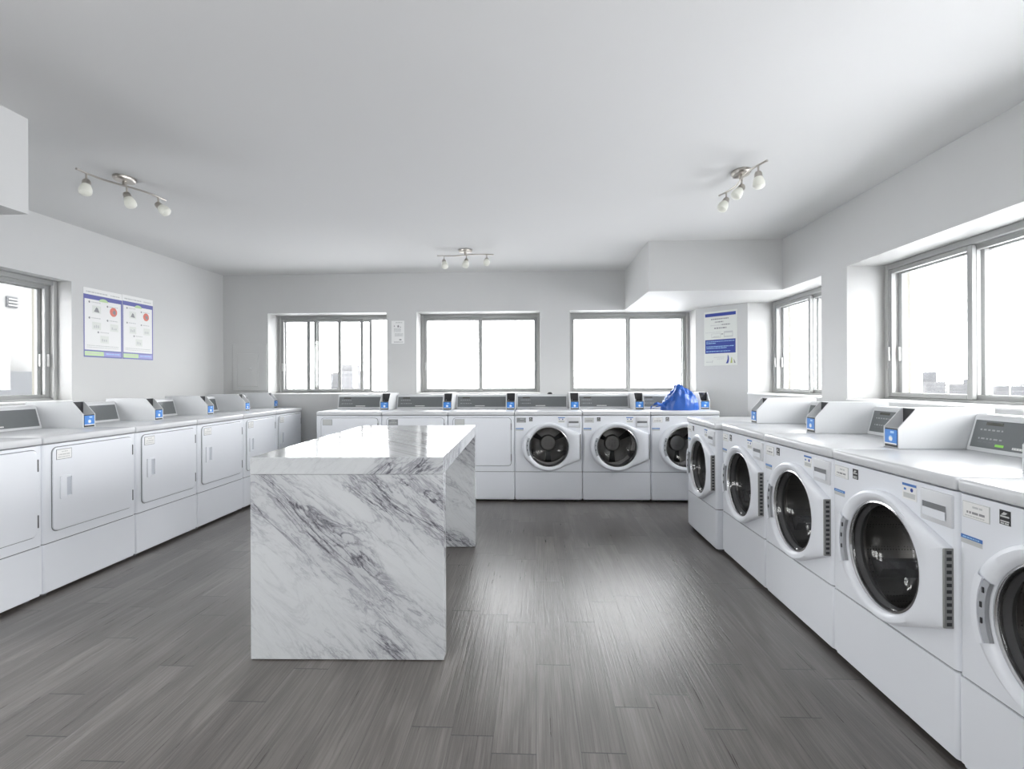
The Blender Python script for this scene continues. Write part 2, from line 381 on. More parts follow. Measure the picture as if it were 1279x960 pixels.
def cabinet(root, hole):
    mb = MB(); r = .018; e = M['enamel']
    out = outline(W2, 0, .70, r); flat = outline(W2 - .002, .006, .70, r)
    # upper box: side walls without the flat front, then the front plate
    k = len(out) - 6
    wallpts = out[k:] + out[:k]           # starts at right-front corner arc, ends at left-front arc
    mb.loft([[(x, y, .307) for x, y in wallpts], [(x, y, .872) for x, y in wallpts]], e, close=False)
    if hole: plate_with_hole(mb, -W2 + r, W2 - r, .307, .872, 0, .0045, .56, .205, e)
    else: mb.face([(-W2 + r, 0, .307), (W2 - r, 0, .307), (W2 - r, 0, .872), (-W2 + r, 0, .872)], e)
    for z in (.307, .872): mb.face([(x, y, z) for x, y in out], e)
    mb.prism(flat, 'z', .022, .300, e); mb.prism(flat, 'z', .300, .3065, M['seam'])
    o = mb.build('cabinet', root)
    MB().prism(outline(W2, -.001, .03, .012), 'z', .034, .3005, M['enamel'], .002).build('lower_panel', root)
    MB().box(-W2 + .001, W2 - .001, -.006, .70, .876, .918, M['deck'], .011, 3).build('top_panel', root)
    for x in (-.29, .29):
        for y in (.06, .64): MB().lathe([(.022, 0), (.022, .012), (.012, .014), (.012, .024)], (x, y, 0), (0, 0, 1), M['gasket'], 12).build('foot', root)
    return o
def console(root, kind):
    x0, x1 = -W2 + .002, .232
    prof = [(.572, .9185), (.574, .922), (.612, 1.064), (.622, 1.074), (.70, 1.074), (.70, .9185)]
    c = MB().prism(prof, 'x', x0, x1, M['steelwhite'], .002).build('control_console', root)
    # film on the sloped face
    def S(x, t, off): # t 0..1 up the slope
        a, b = Vector((x, .574, .922)), Vector((x, .612, 1.064)); d = b - a; n = Vector((0, -d.z, d.y)).normalized(); return tuple(a + d * t + n * off)
    p = MB(); q = lambda xa, xb, ta, tb, off, m: p.face([S(xa, ta, off), S(xb, ta, off), S(xb, tb, off), S(xa, tb, off)], m)
    pa, pb = x0 + .012, x1 - .012; L = pb - pa
    p.loft([[S(pa, .09, -.001), S(pb, .09, -.001), S(pb, .9, -.001), S(pa, .9, -.001)], [S(pa, .09, .0015), S(pb, .09, .0015), S(pb, .9, .0015), S(pa, .9, .0015)]], M['panelgrey'], cap1=True)
    f = lambda u: pa + L * u
    rnd = random.Random(kind)
    q(f(.10), f(.25), .76, .85, .0021, M['paneldark'])
    for t in (.60, .34):
        u = .06
        while u < .27:
            w = rnd.uniform(.012, .035); q(f(u), f(u + w), t, t + .045, .0021, M['paneltext']); u += w + .014
    u = .06
    while u < .24:
        w = rnd.uniform(.02, .04); q(f(u), f(u + w), t - .09, t - .065, .0021, M['seam']); u += w + .015
    q(f(.365), f(.565), .145, .205, .0022, M['logo'])
    for i in range(9): q(f(.372 + i * .0215), f(.384 + i * .0215), .158, .192, .0025, M['printpale'])
    p.build('control_panel', c, ang=20)
    return c
def reader(root):
    xa, xb = .240, W2 - .001; s = M['steelwhite']; mb = MB()
    side = [(.288, .9185), (.288, 1.010), (.366, 1.097), (.70, 1.097), (.70, .9185)]
    mb.prism(side, 'x', xa, xa + .006, s); mb.prism(side, 'x', xb - .006, xb, s)
    mb.prism([(.372, .9185), (.372, 1.0965), (.70, 1.0965), (.70, .9185)], 'x', xa + .006, xb - .006, s)
    mb.prism([(.292, .9185), (.292, 1.006), (.372, 1.006), (.372, .9185)], 'x', xa + .006, xb - .006, s)
    o = mb.build('card_reader', root)
    b = MB().box(xa + .007, xb - .007, .3705, .3718, 1.0065, 1.095, M['dark']); b.box(xa + .02, xa + .03, .364, .3704, 1.014, 1.026, M['chromering'], .002, 1)
    b.build('slot_recess', o)
    f = MB(); xc = (xa + xb) / 2
    f.box(xa + .007, xb - .007, .2885, .2925, .922, 1.006, M['black'], .001, 1)
    f.box(xa + .011, xb - .011, .2860, .2886, .934, 1.000, M['blue'])
    f.box(xa + .012, xb - .012, .2855, .2886, .934, .940, M['logo'])
    y = .2857
    rect(f, xc - .002, xc + .022, .984, .994, y, M['bluelight'])
    f.prism([(xc - .009, .953), (xc + .008, .950), (xc + .011, .961), (xc + .003, .968), (xc - .008, .966)], 'y', y - .001, y + .0005, M['logo'])
    disc(f, xc, .960, .0135, y + .0001, M['bluelight'])
    f.build('reader_face', o)
    return o

# --- washer
def door_hull():
    pts = []
    cx = .0
    for i in range(120):
        a = 2 * math.pi * i / 120; c, s = math.cos(a), math.sin(a)
        pts.append((cx + (.243 if c > 0 else .270) * c, .243 * s))
    pts += [(.318, .132), (.318, -.128)]
    pts = sorted(set(pts)); cr = lambda o, a, b: (a[0] - o[0]) * (b[1] - o[1]) - (a[1] - o[1]) * (b[0] - o[0])
    lo, hi = [], []
    for p in pts:
        while len(lo) > 1 and cr(lo[-2], lo[-1], p) <= 0: lo.pop()
        lo.append(p)
    for p in reversed(pts):
        while len(hi) > 1 and cr(hi[-2], hi[-1], p) <= 0: hi.pop()
        hi.append(p)
    return lo[:-1] + hi[:-1]
def make_washer():
    root = empty('front_load_washer'); cabinet(root, True)
    CX, CZ = .0045, .56
    d = MB().lathe([(.206, .004), (.198, .03), (.215, .06), (.245, .075), (.245, .35), (.215, .36), (.205, .345), (.09, .33), (.075, .31), (.0, .305)], (CX, 0, CZ), (0, 1, 0), M['drum'], 48, False, False)
    d.build('drum', root)
    dd = kid(root, 'drum')
    MB().lathe([(.205, .0), (.205, .03), (.19, .035), (.185, .02), (.197, .0)], (CX, 0, CZ), (0, 1, 0), M['gasket'], 48, False, False).build('door_gasket', root)
    for k in range(3):
        a = R(90 + 120 * k); c, s = math.cos(a), math.sin(a); mb = MB()
        mb.loft([[(CX + c * .244 - s * t * w, y, CZ + s * .244 + c * t * w) for t, w in ((-1, .04), (1, .04))] + [(CX + c * .185 + -s * t * .015, y, CZ + s * .185 + c * t * .015) for t in (1, -1)] for y in (.09, .34)], M['gasket'], cap0=True, cap1=True)
        mb.build('drum_paddle', dd)
    for k in range(3):   # spider arms pressed into the drum back
        a = R(30 + 120 * k); c, s_ = math.cos(a), math.sin(a); mb = MB()
        mb.face([(CX + c * r - s_ * w, y, CZ + s_ * r + c * w) for r, w, y in ((.08, .018, .326), (.205, .034, .340), (.205, -.034, .340), (.08, -.018, .326))], M['dark'])
        mb.build('drum_arm', dd, smooth=False)
    hull = door_hull(); angs = sorted([2 * math.pi * i / 96 for i in range(96)] + [math.atan2(.132, .318), math.atan2(-.128, .318) % (2 * math.pi)])
    def hit(a):
        c, s = math.cos(a), math.sin(a); best = 0
        for i in range(len(hull)):
            (ax, az), (bx, bz) = hull[i], hull[(i + 1) % len(hull)]
            ex, ez = bx - ax, bz - az; den = c * ez - s * ex
            if abs(den) < 1e-12: continue
            t = (ax * ez - az * ex) / den; u = (ax * s - az * c) / den
            if t > 0 and -1e-6 <= u <= 1 + 1e-6: best = max(best, t)
        return best
    ho = [hit(a) for a in angs]
    def loop(k, r, y): # k: blend of outline toward circle r
        return [(CX + math.cos(a) * ((1 - k) * h + k * r), y, CZ + math.sin(a) * ((1 - k) * h + k * r)) for a, h in zip(angs, ho)]
    out = lambda ins, y: [(CX + math.cos(a) * (h - ins), y, CZ + math.sin(a) * (h - ins)) for a, h in zip(angs, ho)]
    door = MB().loft([out(0, -.001), out(0, -.018), out(.004, -.025), out(.013, -.029), loop(.5, .222, -.033), loop(1, .222, -.033), loop(1, .212, -.028), loop(1, .203, -.016), loop(1, .197, -.004), loop(1, .197, .002)], M['plastic']).build('door', root, ang=40)
    # steel trim ring + smoked bowl
    MB().lathe([(.203, -.012), (.203, -.017), (.196, -.019), (.192, -.013), (.192, .0)], (CX, 0, CZ), (0, 1, 0), M['chromering'], 64, False, False).build('trim_ring', door)
    MB().lathe([(.1935, -.010), (.186, -.004), (.172, .025), (.15, .055), (.115, .08), (.06, .094), (.004, .098)], (CX, 0, CZ), (0, 1, 0), M['doorglass'], 48, False, True).build('door_glass', door)
    # pull on the left of the ring
    mb = MB(); A = [R(180 + t) for t in range(-24, 25, 4)]
    P = lambda a, r, y: (CX + math.cos(a) * r, y, CZ + math.sin(a) * r)
    mb.loft([[P(a, .206, -.026) for a in A], [P(a, .208, -.0365) for a in A], [P(a, .228, -.0385) for a in A], [P(a, .230, -.030) for a in A]], M['handlegrey'], close=False)
    for a in A[2:-2:3]: mb.box(*(lambda p: (p[0] - .003, p[0] + .003, -.0405, -.0375, p[2] - .008, p[2] + .008))(P(a, .218, 0)), M['dark'])
    mb.loft([[P(a, .230, -.028) for a in A], [P(a, .232, -.0395) for a in A], [P(a, .256, -.0375) for a in A], [P(a, .268, -.026) for a in A]], M['plastic'], close=False)
    mb.build('door_handle', door)
    # perforated piano hinge on the right edge of the door
    mb = MB(); x = CX + .318
    mb.box(x - .001, x + .003, -.026, .0, CZ - .125, CZ + .129, M['hinge'])
    mb.box(x - .003, x + .004, -.031, -.0255, CZ - .125, CZ + .129, M['hinge'], .002, 1)
    for i in range(12):
        z = CZ - .118 + i * .0208; mb.box(x + .0028, x + .0036, -.0215, -.006, z, z + .011, M['dark'])
    mb.build('hinge', door)
    # soap drawer
    mb = MB(); x0, x1, z0, z1 = .192, .328, .752, .858
    mb.box(x0, x1, -.008, .01, z0, z1, M['offwhite'], .005, 2); dr = mb.build('dispenser_drawer', root)
    mb = MB(); a, b, c, d_ = .206, .305, .772, .818
    mb.loft([[(a, -.0085, c), (b, -.0085, c), (b, -.0085, d_), (a, -.0085, d_)], [(a, -.011, c - .002), (b + .003, -.011, c - .002), (b + .003, -.011, d_), (a, -.011, d_)]], M['plastic'])
    rect(mb, a, b, c, c + .026, -.0105, M['plastic']); rect(mb, a, b, c + .026, d_, -.0088, M['seam'])
    mb.build('drawer_pull', dr)
    # stickers
    mb = MB(); mb.box(-.321, -.226, -.0018, .0005, .803, .853, M['platepale']); mb.box(-.319, -.228, -.0022, 0, .805, .851, M['paper'])
    rnd = random.Random(2); words(mb, -.285, -.250, .836, .006, -.0024, M['printpale'], rnd=rnd); words(mb, -.306, -.236, .818, .007, -.0024, M['printgrey'], rnd=rnd); words(mb, -.312, -.24, .809, .0035, -.0024, M['printpale'], rnd=rnd)
    mb.build('instruction_plate', root, smooth=False)
    mb = MB(); mb.box(-.194, -.160, -.0016, .0005, .815, .856, M['black'])
    rect(mb, -.191, -.163, .836, .8405, -.0019, M['platepale']); rect(mb, -.191, -.163, .823, .827, -.0019, M['platepale'])
    mb.face([(-.189, -.0019, .842), (-.18, -.0019, .851), (-.168, -.0019, .849), (-.176, -.0019, .843)], M['platepale'])
    words(mb, -.190, -.164, .817, .004, -.0019, M['platepale'], rnd=rnd); mb.build('energy_sticker', root, smooth=False)
    mb = MB(); mb.box(-.329, -.252, -.0013, .0005, .737, .748, M['labelblue']); rect(mb, -.329, -.252, .722, .737, -.0004, M['platepale']); words(mb, -.322, -.262, .740, .004, -.0015, M['bluelight'], rnd=rnd)
    words(mb, -.326, -.258, .729, .003, -.0006, M['printpale'], rnd=rnd); mb.build('strip_label', root, smooth=False)
    mb = MB(); mb.box(.098, .168, -.0013, .0005, .800, .857, M['paper']); rect(mb, .098, .168, .848, .857, -.0015, M['labelblue'])
    rect(mb, .106, .118, .832, .840, -.0015, M['labelblue']); disc(mb, .145, .836, .007, -.0015, M['signblue']); rect(mb, .104, .162, .806, .824, -.0015, M['platepale'])
    words(mb, .106, .16, .814, .004, -.0017, M['printpale'], rnd=rnd); mb.build('program_label', root, smooth=False)
    console(root, 3); reader(root)
    return root

def rrect(x0, x1, z0, z1, r, n=6):
    p = []
    for cx, cz, a0 in ((x1 - r, z1 - r, 0), (x0 + r, z1 - r, 90), (x0 + r, z0 + r, 180), (x1 - r, z0 + r, 270)):
        for i in range(n + 1):
            a = R(a0 + 90 * i / n); p.append((cx + r * math.cos(a), cz + r * math.sin(a)))
    return p
def make_dryer():
    root = empty('tumble_dryer'); cabinet(root, False)
    x0, x1, z0, z1 = -.286, .304, .366, .850
    Y = lambda pts, y: [(x, y, z) for x, z in pts]
    MB().loft([Y(rrect(x0 - .0045, x1 + .0045, z0 - .0045, z1 + .0045, .034), -.0005), Y(rrect(x0 - .0045, x1 + .0045, z0 - .0045, z1 + .0045, .034), -.0012), Y(rrect(x0 + .002, x1 - .002, z0 + .002, z1 - .002, .028), -.0012)], M['seam']).build('door_gap_ring', root)  # grey ring drawn in for the shaded gap around the door
    door = MB().loft([Y(rrect(x0, x1, z0, z1, .03), -.0008), Y(rrect(x0, x1, z0, z1, .03), -.007), Y(rrect(x0 + .003, x1 - .003, z0 + .003, z1 - .003, .028), -.0095), Y(rrect(x0 + .012, x1 - .012, z0 + .012, z1 - .012, .022), -.010)], M['enamel'], cap1=True).build('door', root)
    mb = MB(); a, b, c, d = -.246, -.163, .545, .680
    mb.loft([Y(rrect(a, b, c, d, .006), -.0098), Y(rrect(a + .002, b - .002, c + .002, d - .002, .006), -.016), Y(rrect(a + .040, b - .008, c + .010, d - .010, .004), -.016), Y(rrect(a + .046, b - .009, c + .014, d - .014, .003), -.0102)], M['plastic'])
    mb.face(Y(rrect(a + .044, b - .0085, c + .012, d - .012, .003), -.0104), M['pullgrey'])
    mb.build('door_handle', door)
    for za, zb in ((.728, .797), (.412, .484)):
        MB().box(x1 - .001, x1 + .007, -.011, -.001, za, zb, M['gasket'], .002, 1).build('hinge', door)
    mb = MB(); mb.box(-.268, -.168, -.0115, -.0095, .778, .838, M['seam']); mb.box(-.2655, -.1705, -.012, -.0095, .7805, .8355, M['paper'])
    rnd = random.Random(4); words(mb, -.235, -.195, .820, .006, -.0122, M['printpale'], rnd=rnd); words(mb, -.255, -.18, .803, .007, -.0122, M['printpale'], rnd=rnd); words(mb, -.258, -.178, .789, .006, -.0122, M['printpale'], rnd=rnd)
    mb.build('label_plate', door, smooth=False)
    console(root, 5); reader(root)
    return root

def setmat(o, m, slot=0):
    o.material_slots[slot].link = 'OBJECT'; o.material_slots[slot].material = m

dryer = make_dryer(); washer = make_washer()
used = {}
def place(proto, loc, rz, label, cat, group, sx=1):
    o = proto if proto.name not in used else dup(proto, loc, rz)
    used[proto.name] = 1
    o.location = loc; o.rotation_euler = (0, 0, rz); o.scale = (sx, 1, 1)
    return tag(o, label, cat, group)

# left row of dryers (fronts face +X)
lb = [2.148, 2.833, 3.520, 4.186, 4.868, 5.500, 6.112]
ll = ['white tumble dryer at the near end of the left row, cut by the edge',
      'white tumble dryer in the left row, second from the camera, its whole door in view',
      'white tumble dryer in the left row, third from the camera, below the laundry posters',
      'white tumble dryer in left row, fourth from camera, partly behind the marble table corner',
      'white tumble dryer in left row, second from back wall, mostly hidden by marble table',
      'white tumble dryer at the far end of the left row, against the back wall']
for i in range(6):
    a, b = lb[i], lb[i + 1]
    place(dryer, (-2.80, (a + b) / 2, 0), math.pi / 2, ll[i], 'dryer', 'tumble dryers along the left wall', (b - a - .003) / (2 * W2))
# back row: three dryers, three washers
bl = ['white tumble dryer at the left end of the back row under the open sliding window',
      'white tumble dryer in back row, middle one of three, with dark grey door label',
      'white tumble dryer in the back row directly beside the first front-load washer']
for i in range(3):
    o = place(dryer, (-2.262 + .685 * (i + .5), 5.273, 0), 0, bl[i], 'dryer', 'tumble dryers along the back wall')
    lp = kid(kid(o, 'door'), 'label_plate')
    setmat(lp, M['plategrey'] if i == 1 else M['platepale'], 1)
wl = ['white front-load washer in back row next to the dryers, with dark grey label',
      'white front-load washer in back row, middle one of three, with pale grey label',
      'white front-load washer at the right end of the back row, under the blue plastic bag']
for i in range(3):
    o = place(washer, (-.207 + .685 * (i + .5), 5.273, 0), 0, wl[i], 'washer', 'front-load washers along the back wall')
    setmat(kid(o, 'instruction_plate'), (M['plategrey'], M['platepale'], M['paper'])[i], 1)
    if i == 1: w_cloth = o
# right row (fronts face -X)
rl = ['white front-load washer at far end of right row, standing slightly forward of the others',
      'white front-load washer in the right row, second from the far end',
      'white front-load washer in the middle of the right row',
      'white front-load washer in right row, second from camera, green light on its console',
      'white front-load washer at the near end of the right row, cut by the edge']
rx = [(1.285, 4.094), (1.327, 3.404), (1.327, 2.719), (1.327, 2.034), (1.327, 1.349)]
for i, (x, y) in enumerate(rx):
    o = place(washer, (x, y, 0), -math.pi / 2, rl[i], 'washer', 'front-load washers along the right wall')
    setmat(kid(o, 'instruction_plate'), M['paper'], 1)
    if i == 3:
        c = kid(o, 'control_console')
        a, b = Vector((0, .574, .922)), Vector((0, .612, 1.064)); d = b - a; n = Vector((0, -d.z, d.y)).normalized()
        S = lambda x, t: tuple(Vector((x, 0, 0)) + a + d * t + n * .003)
        mb = MB(); mb.face([S(-.205, .16), S(-.165, .16), S(-.165, .23), S(-.205, .23)], M['green']); mb.build('indicator_light', c, smooth=False)

# ------------------------------------------------------------------ marble island
tb = empty('folding_table', (-.852, 3.065, 0), R(1.5)); hw, hl, th, tt = .4275, .815, .895, .075
tag(tb, 'white marble waterfall folding table standing in the middle of the grey floor', 'table')
mb = MB().box(-hw, hw, -hl, hl, th - tt, th, M['marbleedge'], .0015, 1); mb.build('tabletop', tb, smooth=False)
for y0 in (-hl, hl - tt):
    MB().box(-hw, hw, y0 + .0006, y0 + tt - .0006, .004, th - tt - .0012, M['marble'], .0015, 1).build('side_panel', tb, smooth=False)
for y0 in (-hl, hl - tt):
    MB().box(-hw + .01, hw - .01, y0 + .01, y0 + tt - .01, 0, .0045, M['seam']).build('base_strip', tb, smooth=False)

# ------------------------------------------------------------------ track lights
def track_light(x, y, az, aims, label, proto=[]):
    root = empty('ceiling_light', (x, y, H), az); tag(root, label, 'ceiling light', 'three-head track lights on the ceiling')
    c = MB(); pr = [(.068, 0), (.068, .014), (.060, .024), (.0, .026)]
    loops = [[(math.cos(2 * math.pi * i / 28) * r, math.sin(2 * math.pi * i / 28) * r * .8, -t) for i in range(28)] for r, t in pr[:3]]
    c.loft(loops, M['chrome'], True, True, True); c.build('mounting_plate', root)
    for sx in (-.028, .028): pass
    mb = MB(); bz = -.052
    wav = lambda t: -math.sin(t / .275 * math.pi) * .022
    mb.tube([(t, wav(t), bz) for t in [(-.28 + .56 * i / 32) for i in range(33)]], .0075, M['chrome'], 8, .8); mb.lathe([(.012, 0), (.012, .03)], (0, 0, -.022), (0, 0, -1), M['chrome'], 12)
    mb.build('track_bar', root)
    for px, aim in zip((-.215, .012, .215), aims):
        y0 = wav(px); A = Vector(aim).normalized(); j = Vector((px, y0, bz - .052))
        m2 = MB().tube([(px, y0, bz), j], .0055, M['chrome'], 8)
        o = j - A * .012
        m2.lathe([(.006, -.004), (.016, -.001), (.021, .010), (.0225, .034)], o, A, M['chrome'], 18)
        hd = m2.build('lamp_head', root)
        m3 = MB().lathe([(.0215, .030), (.027, .042), (.032, .058), (.0335, .074), (.031, .087), (.021, .096), (.006, .099)], o, A, M['shade'], 22)
        m3.build('lamp_shade', hd)
    return root
def loc_aim(az, v):
    return Matrix.Rotation(-az, 3, 'Z') @ Vector(v)
a1, a2, a3 = math.atan2(.51, .13), R(-1), math.atan2(-.51, .065)
track_light(-2.585, 3.17, a1, [loc_aim(a1, v) for v in ((.1, -.25, -1), (.35, .1, -1), (.8, .1, -.75))], 'brushed nickel three-head track light on the ceiling beside the left wall')
track_light(-.68, 5.10, a2, [loc_aim(a2, v) for v in ((.25, -.5, -1), (-.1, -.6, -1), (.02, -.9, -.75))], 'brushed nickel three-head track light on the ceiling near the back wall')
track_light(1.285, 3.28, a3, [loc_aim(a3, v) for v in ((-.55, -.2, -1), (-.75, -.2, -1), (.0, -.1, -1))], 'brushed nickel three-head track light on the ceiling near the right wall')

# ------------------------------------------------------------------ posters, sign, notice, electrical panel
def poster(loc, rz, w, h, label, seed):
    rnd = random.Random(seed); mb = MB(); mb.box(0, w, -.002, 0, 0, h, M['paper'])
    y = -.0022
    rect(mb, 0, w, 0, h * .905, y, M['purple']); words(mb, w * .06, w * .60, h * .935, h * .018, y, M['printpale'], rnd=rnd); words(mb, w * .68, w * .93, h * .935, h * .016, y, M['platepale'], rnd=rnd)
    y -= .0003; rect(mb, w * .025, w * .965, h * .105, h * .84, y, M['paper'])
    y -= .0003
    mb.face([(w * .5 + w * .12 * math.cos(R(a)), y, h * .825 + h * .045 * math.sin(R(a))) for a in range(0, 181, 12)], M['palegreen'])
    rect(mb, w * .025, w * .5, h * .02, h * .085, y, M['palegreen']); rect(mb, w * .5, w * .965, h * .02, h * .085, y, M['palepurple'])
    words(mb, w * .06, w * .44, h * .05, h * .012, y - .0003, M['printpale'], rnd=rnd); words(mb, w * .56, w * .92, h * .05, h * .014, y - .0003, M['bluelight'], rnd=rnd)
    spots = [(.14, .80, .32, .70), (.60, .77, .76, .70), (.14, .57, .32, .46), (.60, .56, .78, .46), (.36, .37, .52, .27)]
    for i, (bx, bz, cx, cz) in enumerate(spots):
        disc(mb, w * bx, h * bz, w * .022, y, M['printgrey'])
        words(mb, w * (bx + .05), w * (bx + .28), h * (bz - .004), h * .012, y, M['platepale'], rnd=rnd)
        if i != 1: rect(mb, w * (cx - .11), w * (cx + .11), h * (cz - .055), h * (cz + .055), y, M['signpaper'])
        if i == 1:
            disc(mb, w * cx, h * cz, w * .10, y, M['red']); mb.face([(w * cx + dx * w, y - .0003, h * cz + dz * w) for dx, dz in ((-.03, -.02), (.05, -.07), (.06, .02), (.01, .05))], M['printgrey'])
        elif i == 0: mb.face([(w * cx + dx * w, y - .0003, h * cz + dz * w) for dx, dz in ((-.07, -.05), (.07, -.06), (.03, .03), (-.01, .05))], M['printgrey'])
        else:
            for k in range(3): rect(mb, w * (cx - .07 + .05 * k), w * (cx - .04 + .05 * k), h * (cz - .03), h * (cz - .03 + rnd.uniform(.02, .05)), y - .0003, M['printpale'])
    words(mb, w * .08, w * .9, h * .165, h * .01, y, M['platepale'], rnd=rnd); words(mb, w * .08, w * .9, h * .14, h * .008, y, M['platepale'], rnd=rnd)
    o = mb.build('wall_poster', smooth=False, loc=loc, rot=(0, 0, rz)); return tag(o, label, 'poster', 'instruction posters on the left wall')
poster((XL, 4.190, 1.446), math.pi / 2, .408, .588, 'purple-bordered laundry instruction poster on left wall, the one nearer the window', 1)
poster((XL, 4.602, 1.446), math.pi / 2, .380, .592, 'purple-bordered laundry instruction poster on left wall, the one nearer the back corner', 2)

def sign():
    p0, p1 = Vector((1.881, YB)), Vector((XR, 5.67)); d = (p1 - p0).normalized(); rz = math.atan2(d.y, d.x)
    s0 = (Vector((1.953, 6.065)) - p0).dot(d); w, h = .398, .612; o = p0 + d * s0 + Vector((d.y, -d.x)) * .001
    rnd = random.Random(11); mb = MB(); mb.box(0, w, -.003, 0, 0, h, M['signpaper']); y = -.0034
    rect(mb, w * .035, w * .965, h * .905, h * .965, y, M['signblue'])
    for (a, b, z, t, m) in ((.22, .75, .845, .020, 'printgrey'), (.34, .62, .79, .020, 'printgrey'), (.20, .50, .735, .012, 'printpale'), (.53, .80, .735, .02, 'printgrey'), (.32, .69, .675, .024, 'printgrey'), (.04, .52, .61, .009, 'printpale')):
        words(mb, w * a, w * b, h * z, h * t, y, M[m], rnd=rnd, minw=.35, maxw=1.8)
    rect(mb, w * .23, w * .52, h * .51, h * .59, y, M['platepale']); rect(mb, w * .245, w * .505, h * .525, h * .583, y - .0003, M['signpaper']); words(mb, w * .29, w * .46, h * .528, h * .014, y - .0005, M['printpale'], rnd=rnd)
    words(mb, w * .53, w * .59, h * .565, h * .016, y, M['printgrey'], rnd=rnd)
    rect(mb, w * .62, w * .87, h * .59, h * .622, y, M['printpale']); rect(mb, w * .62, w * .87, h * .512, h * .535, y, M['printpale']); rect(mb, w * .61, w * .63, h * .51, h * .62, y, M['platepale']); rect(mb, w * .86, w * .88, h * .51, h * .62, y, M['platepale'])
    rect(mb, w * .035, w * .955, h * .225, h * .478, y, M['signblue'])
    for (a, b, z, t) in ((.07, .92, .437, .012), (.07, .36, .405, .014), (.07, .91, .345, .013), (.07, .70, .315, .013), (.07, .80, .255, .014)):
        words(mb, w * a, w * b, h * z, h * t, y - .0004, M['bluelight'], rnd=rnd, minw=.4, maxw=2.4)
    words(mb, w * .30, w * .62, h * .145, h * .011, y, M['printpale'], rnd=rnd); words(mb, w * .40, w * .60, h * .115, h * .010, y, M['printpale'], rnd=rnd); words(mb, w * .06, w * .22, h * .06, h * .014, y, M['printpale'], rnd=rnd)
    mb.face([(w * x, y, h * z) for x, z in ((.23, .05), (.26, .05), (.28, .10), (.25, .09))], M['platepale'])
    def sail(pts, m): mb.face([(w * x, y, h * z) for x, z in pts], m)
    sail(((.665, .035), (.70, .075), (.72, .12), (.722, .20), (.75, .165), (.76, .12), (.755, .075), (.735, .035)), M['signblue'])
    sail(((.80, .04), (.835, .155), (.855, .125), (.86, .04)), M['signgreen'])
    sail(((.895, .12), (.905, .04), (.955, .04), (.935, .075)), M['printgrey'])
    ob = mb.build('wall_sign', smooth=False, loc=(o.x, o.y, 1.390), rot=(0, 0, rz))
    tag(ob, 'white and dark blue printed sign with sail logo on the slanted corner wall', 'sign')
sign()
mb = MB(); rnd = random.Random(5)
mb.box(0, .155, -.002, 0, 0, .272, M['paper']); y = -.0023
words(mb, .05, .13, .245, .010, y, M['printpale'], rnd=rnd)
mb.face([(.028, y, .20), (.042, y, .20), (.035, y, .222)], M['printgrey']); mb.face([(.075, y, .19), (.095, y, .20), (.085, y, .222), (.07, y, .212)], M['printgrey']); disc(mb, .108, .196, .006, y, M['printgrey'])
for z in (.175, .163, .151, .139): words(mb, .03, .115, z, .007, y, M['printpale'], rnd=rnd)
for z in (.112, .10, .088): words(mb, .04, .14, z, .008, y, M['printpale'], rnd=rnd)
disc(mb, .107, .045, .008, y, M['printgrey'], sx=2); words(mb, .03, .14, .014, .007, y, M['printgrey'], rnd=rnd)
tag(mb.build('paper_notice', smooth=False, loc=(-1.712, YB, 1.680)), 'small white printed notice taped to the back wall between two windows', 'notice')

ep = empty('electrical_panel', (-3.66, YB, 1.12)); tag(ep, 'grey-painted electrical panel cover on the back wall beside the left corner', 'electrical panel')
MB().box(0, .425, -.012, 0, 0, .572, M['wall'], .003, 1).build('cover_plate', ep)
dd = MB().box(.06, .32, -.018, -.0118, .05, .45, M['wall'], .003, 1).build('panel_door', ep)
MB().lathe([(.014, 0), (.014, .008), (.010, .012)], (.225, -.018, .262), (0, -1, 0), M['wall'], 14).build('latch', dd)

# small dark knob on top of the console of the first washer in the back row
kb = MB().lathe([(.030, 0), (.030, .006), (.024, .016), (.012, .022)], (0, 0, 0), (0, 0, 1), M['black'], 18)
tag(kb.build('round_cap', loc=(.17, 5.273 + .655, 1.0745)), 'small round black cap lying on a washer console in the back row', 'cap')

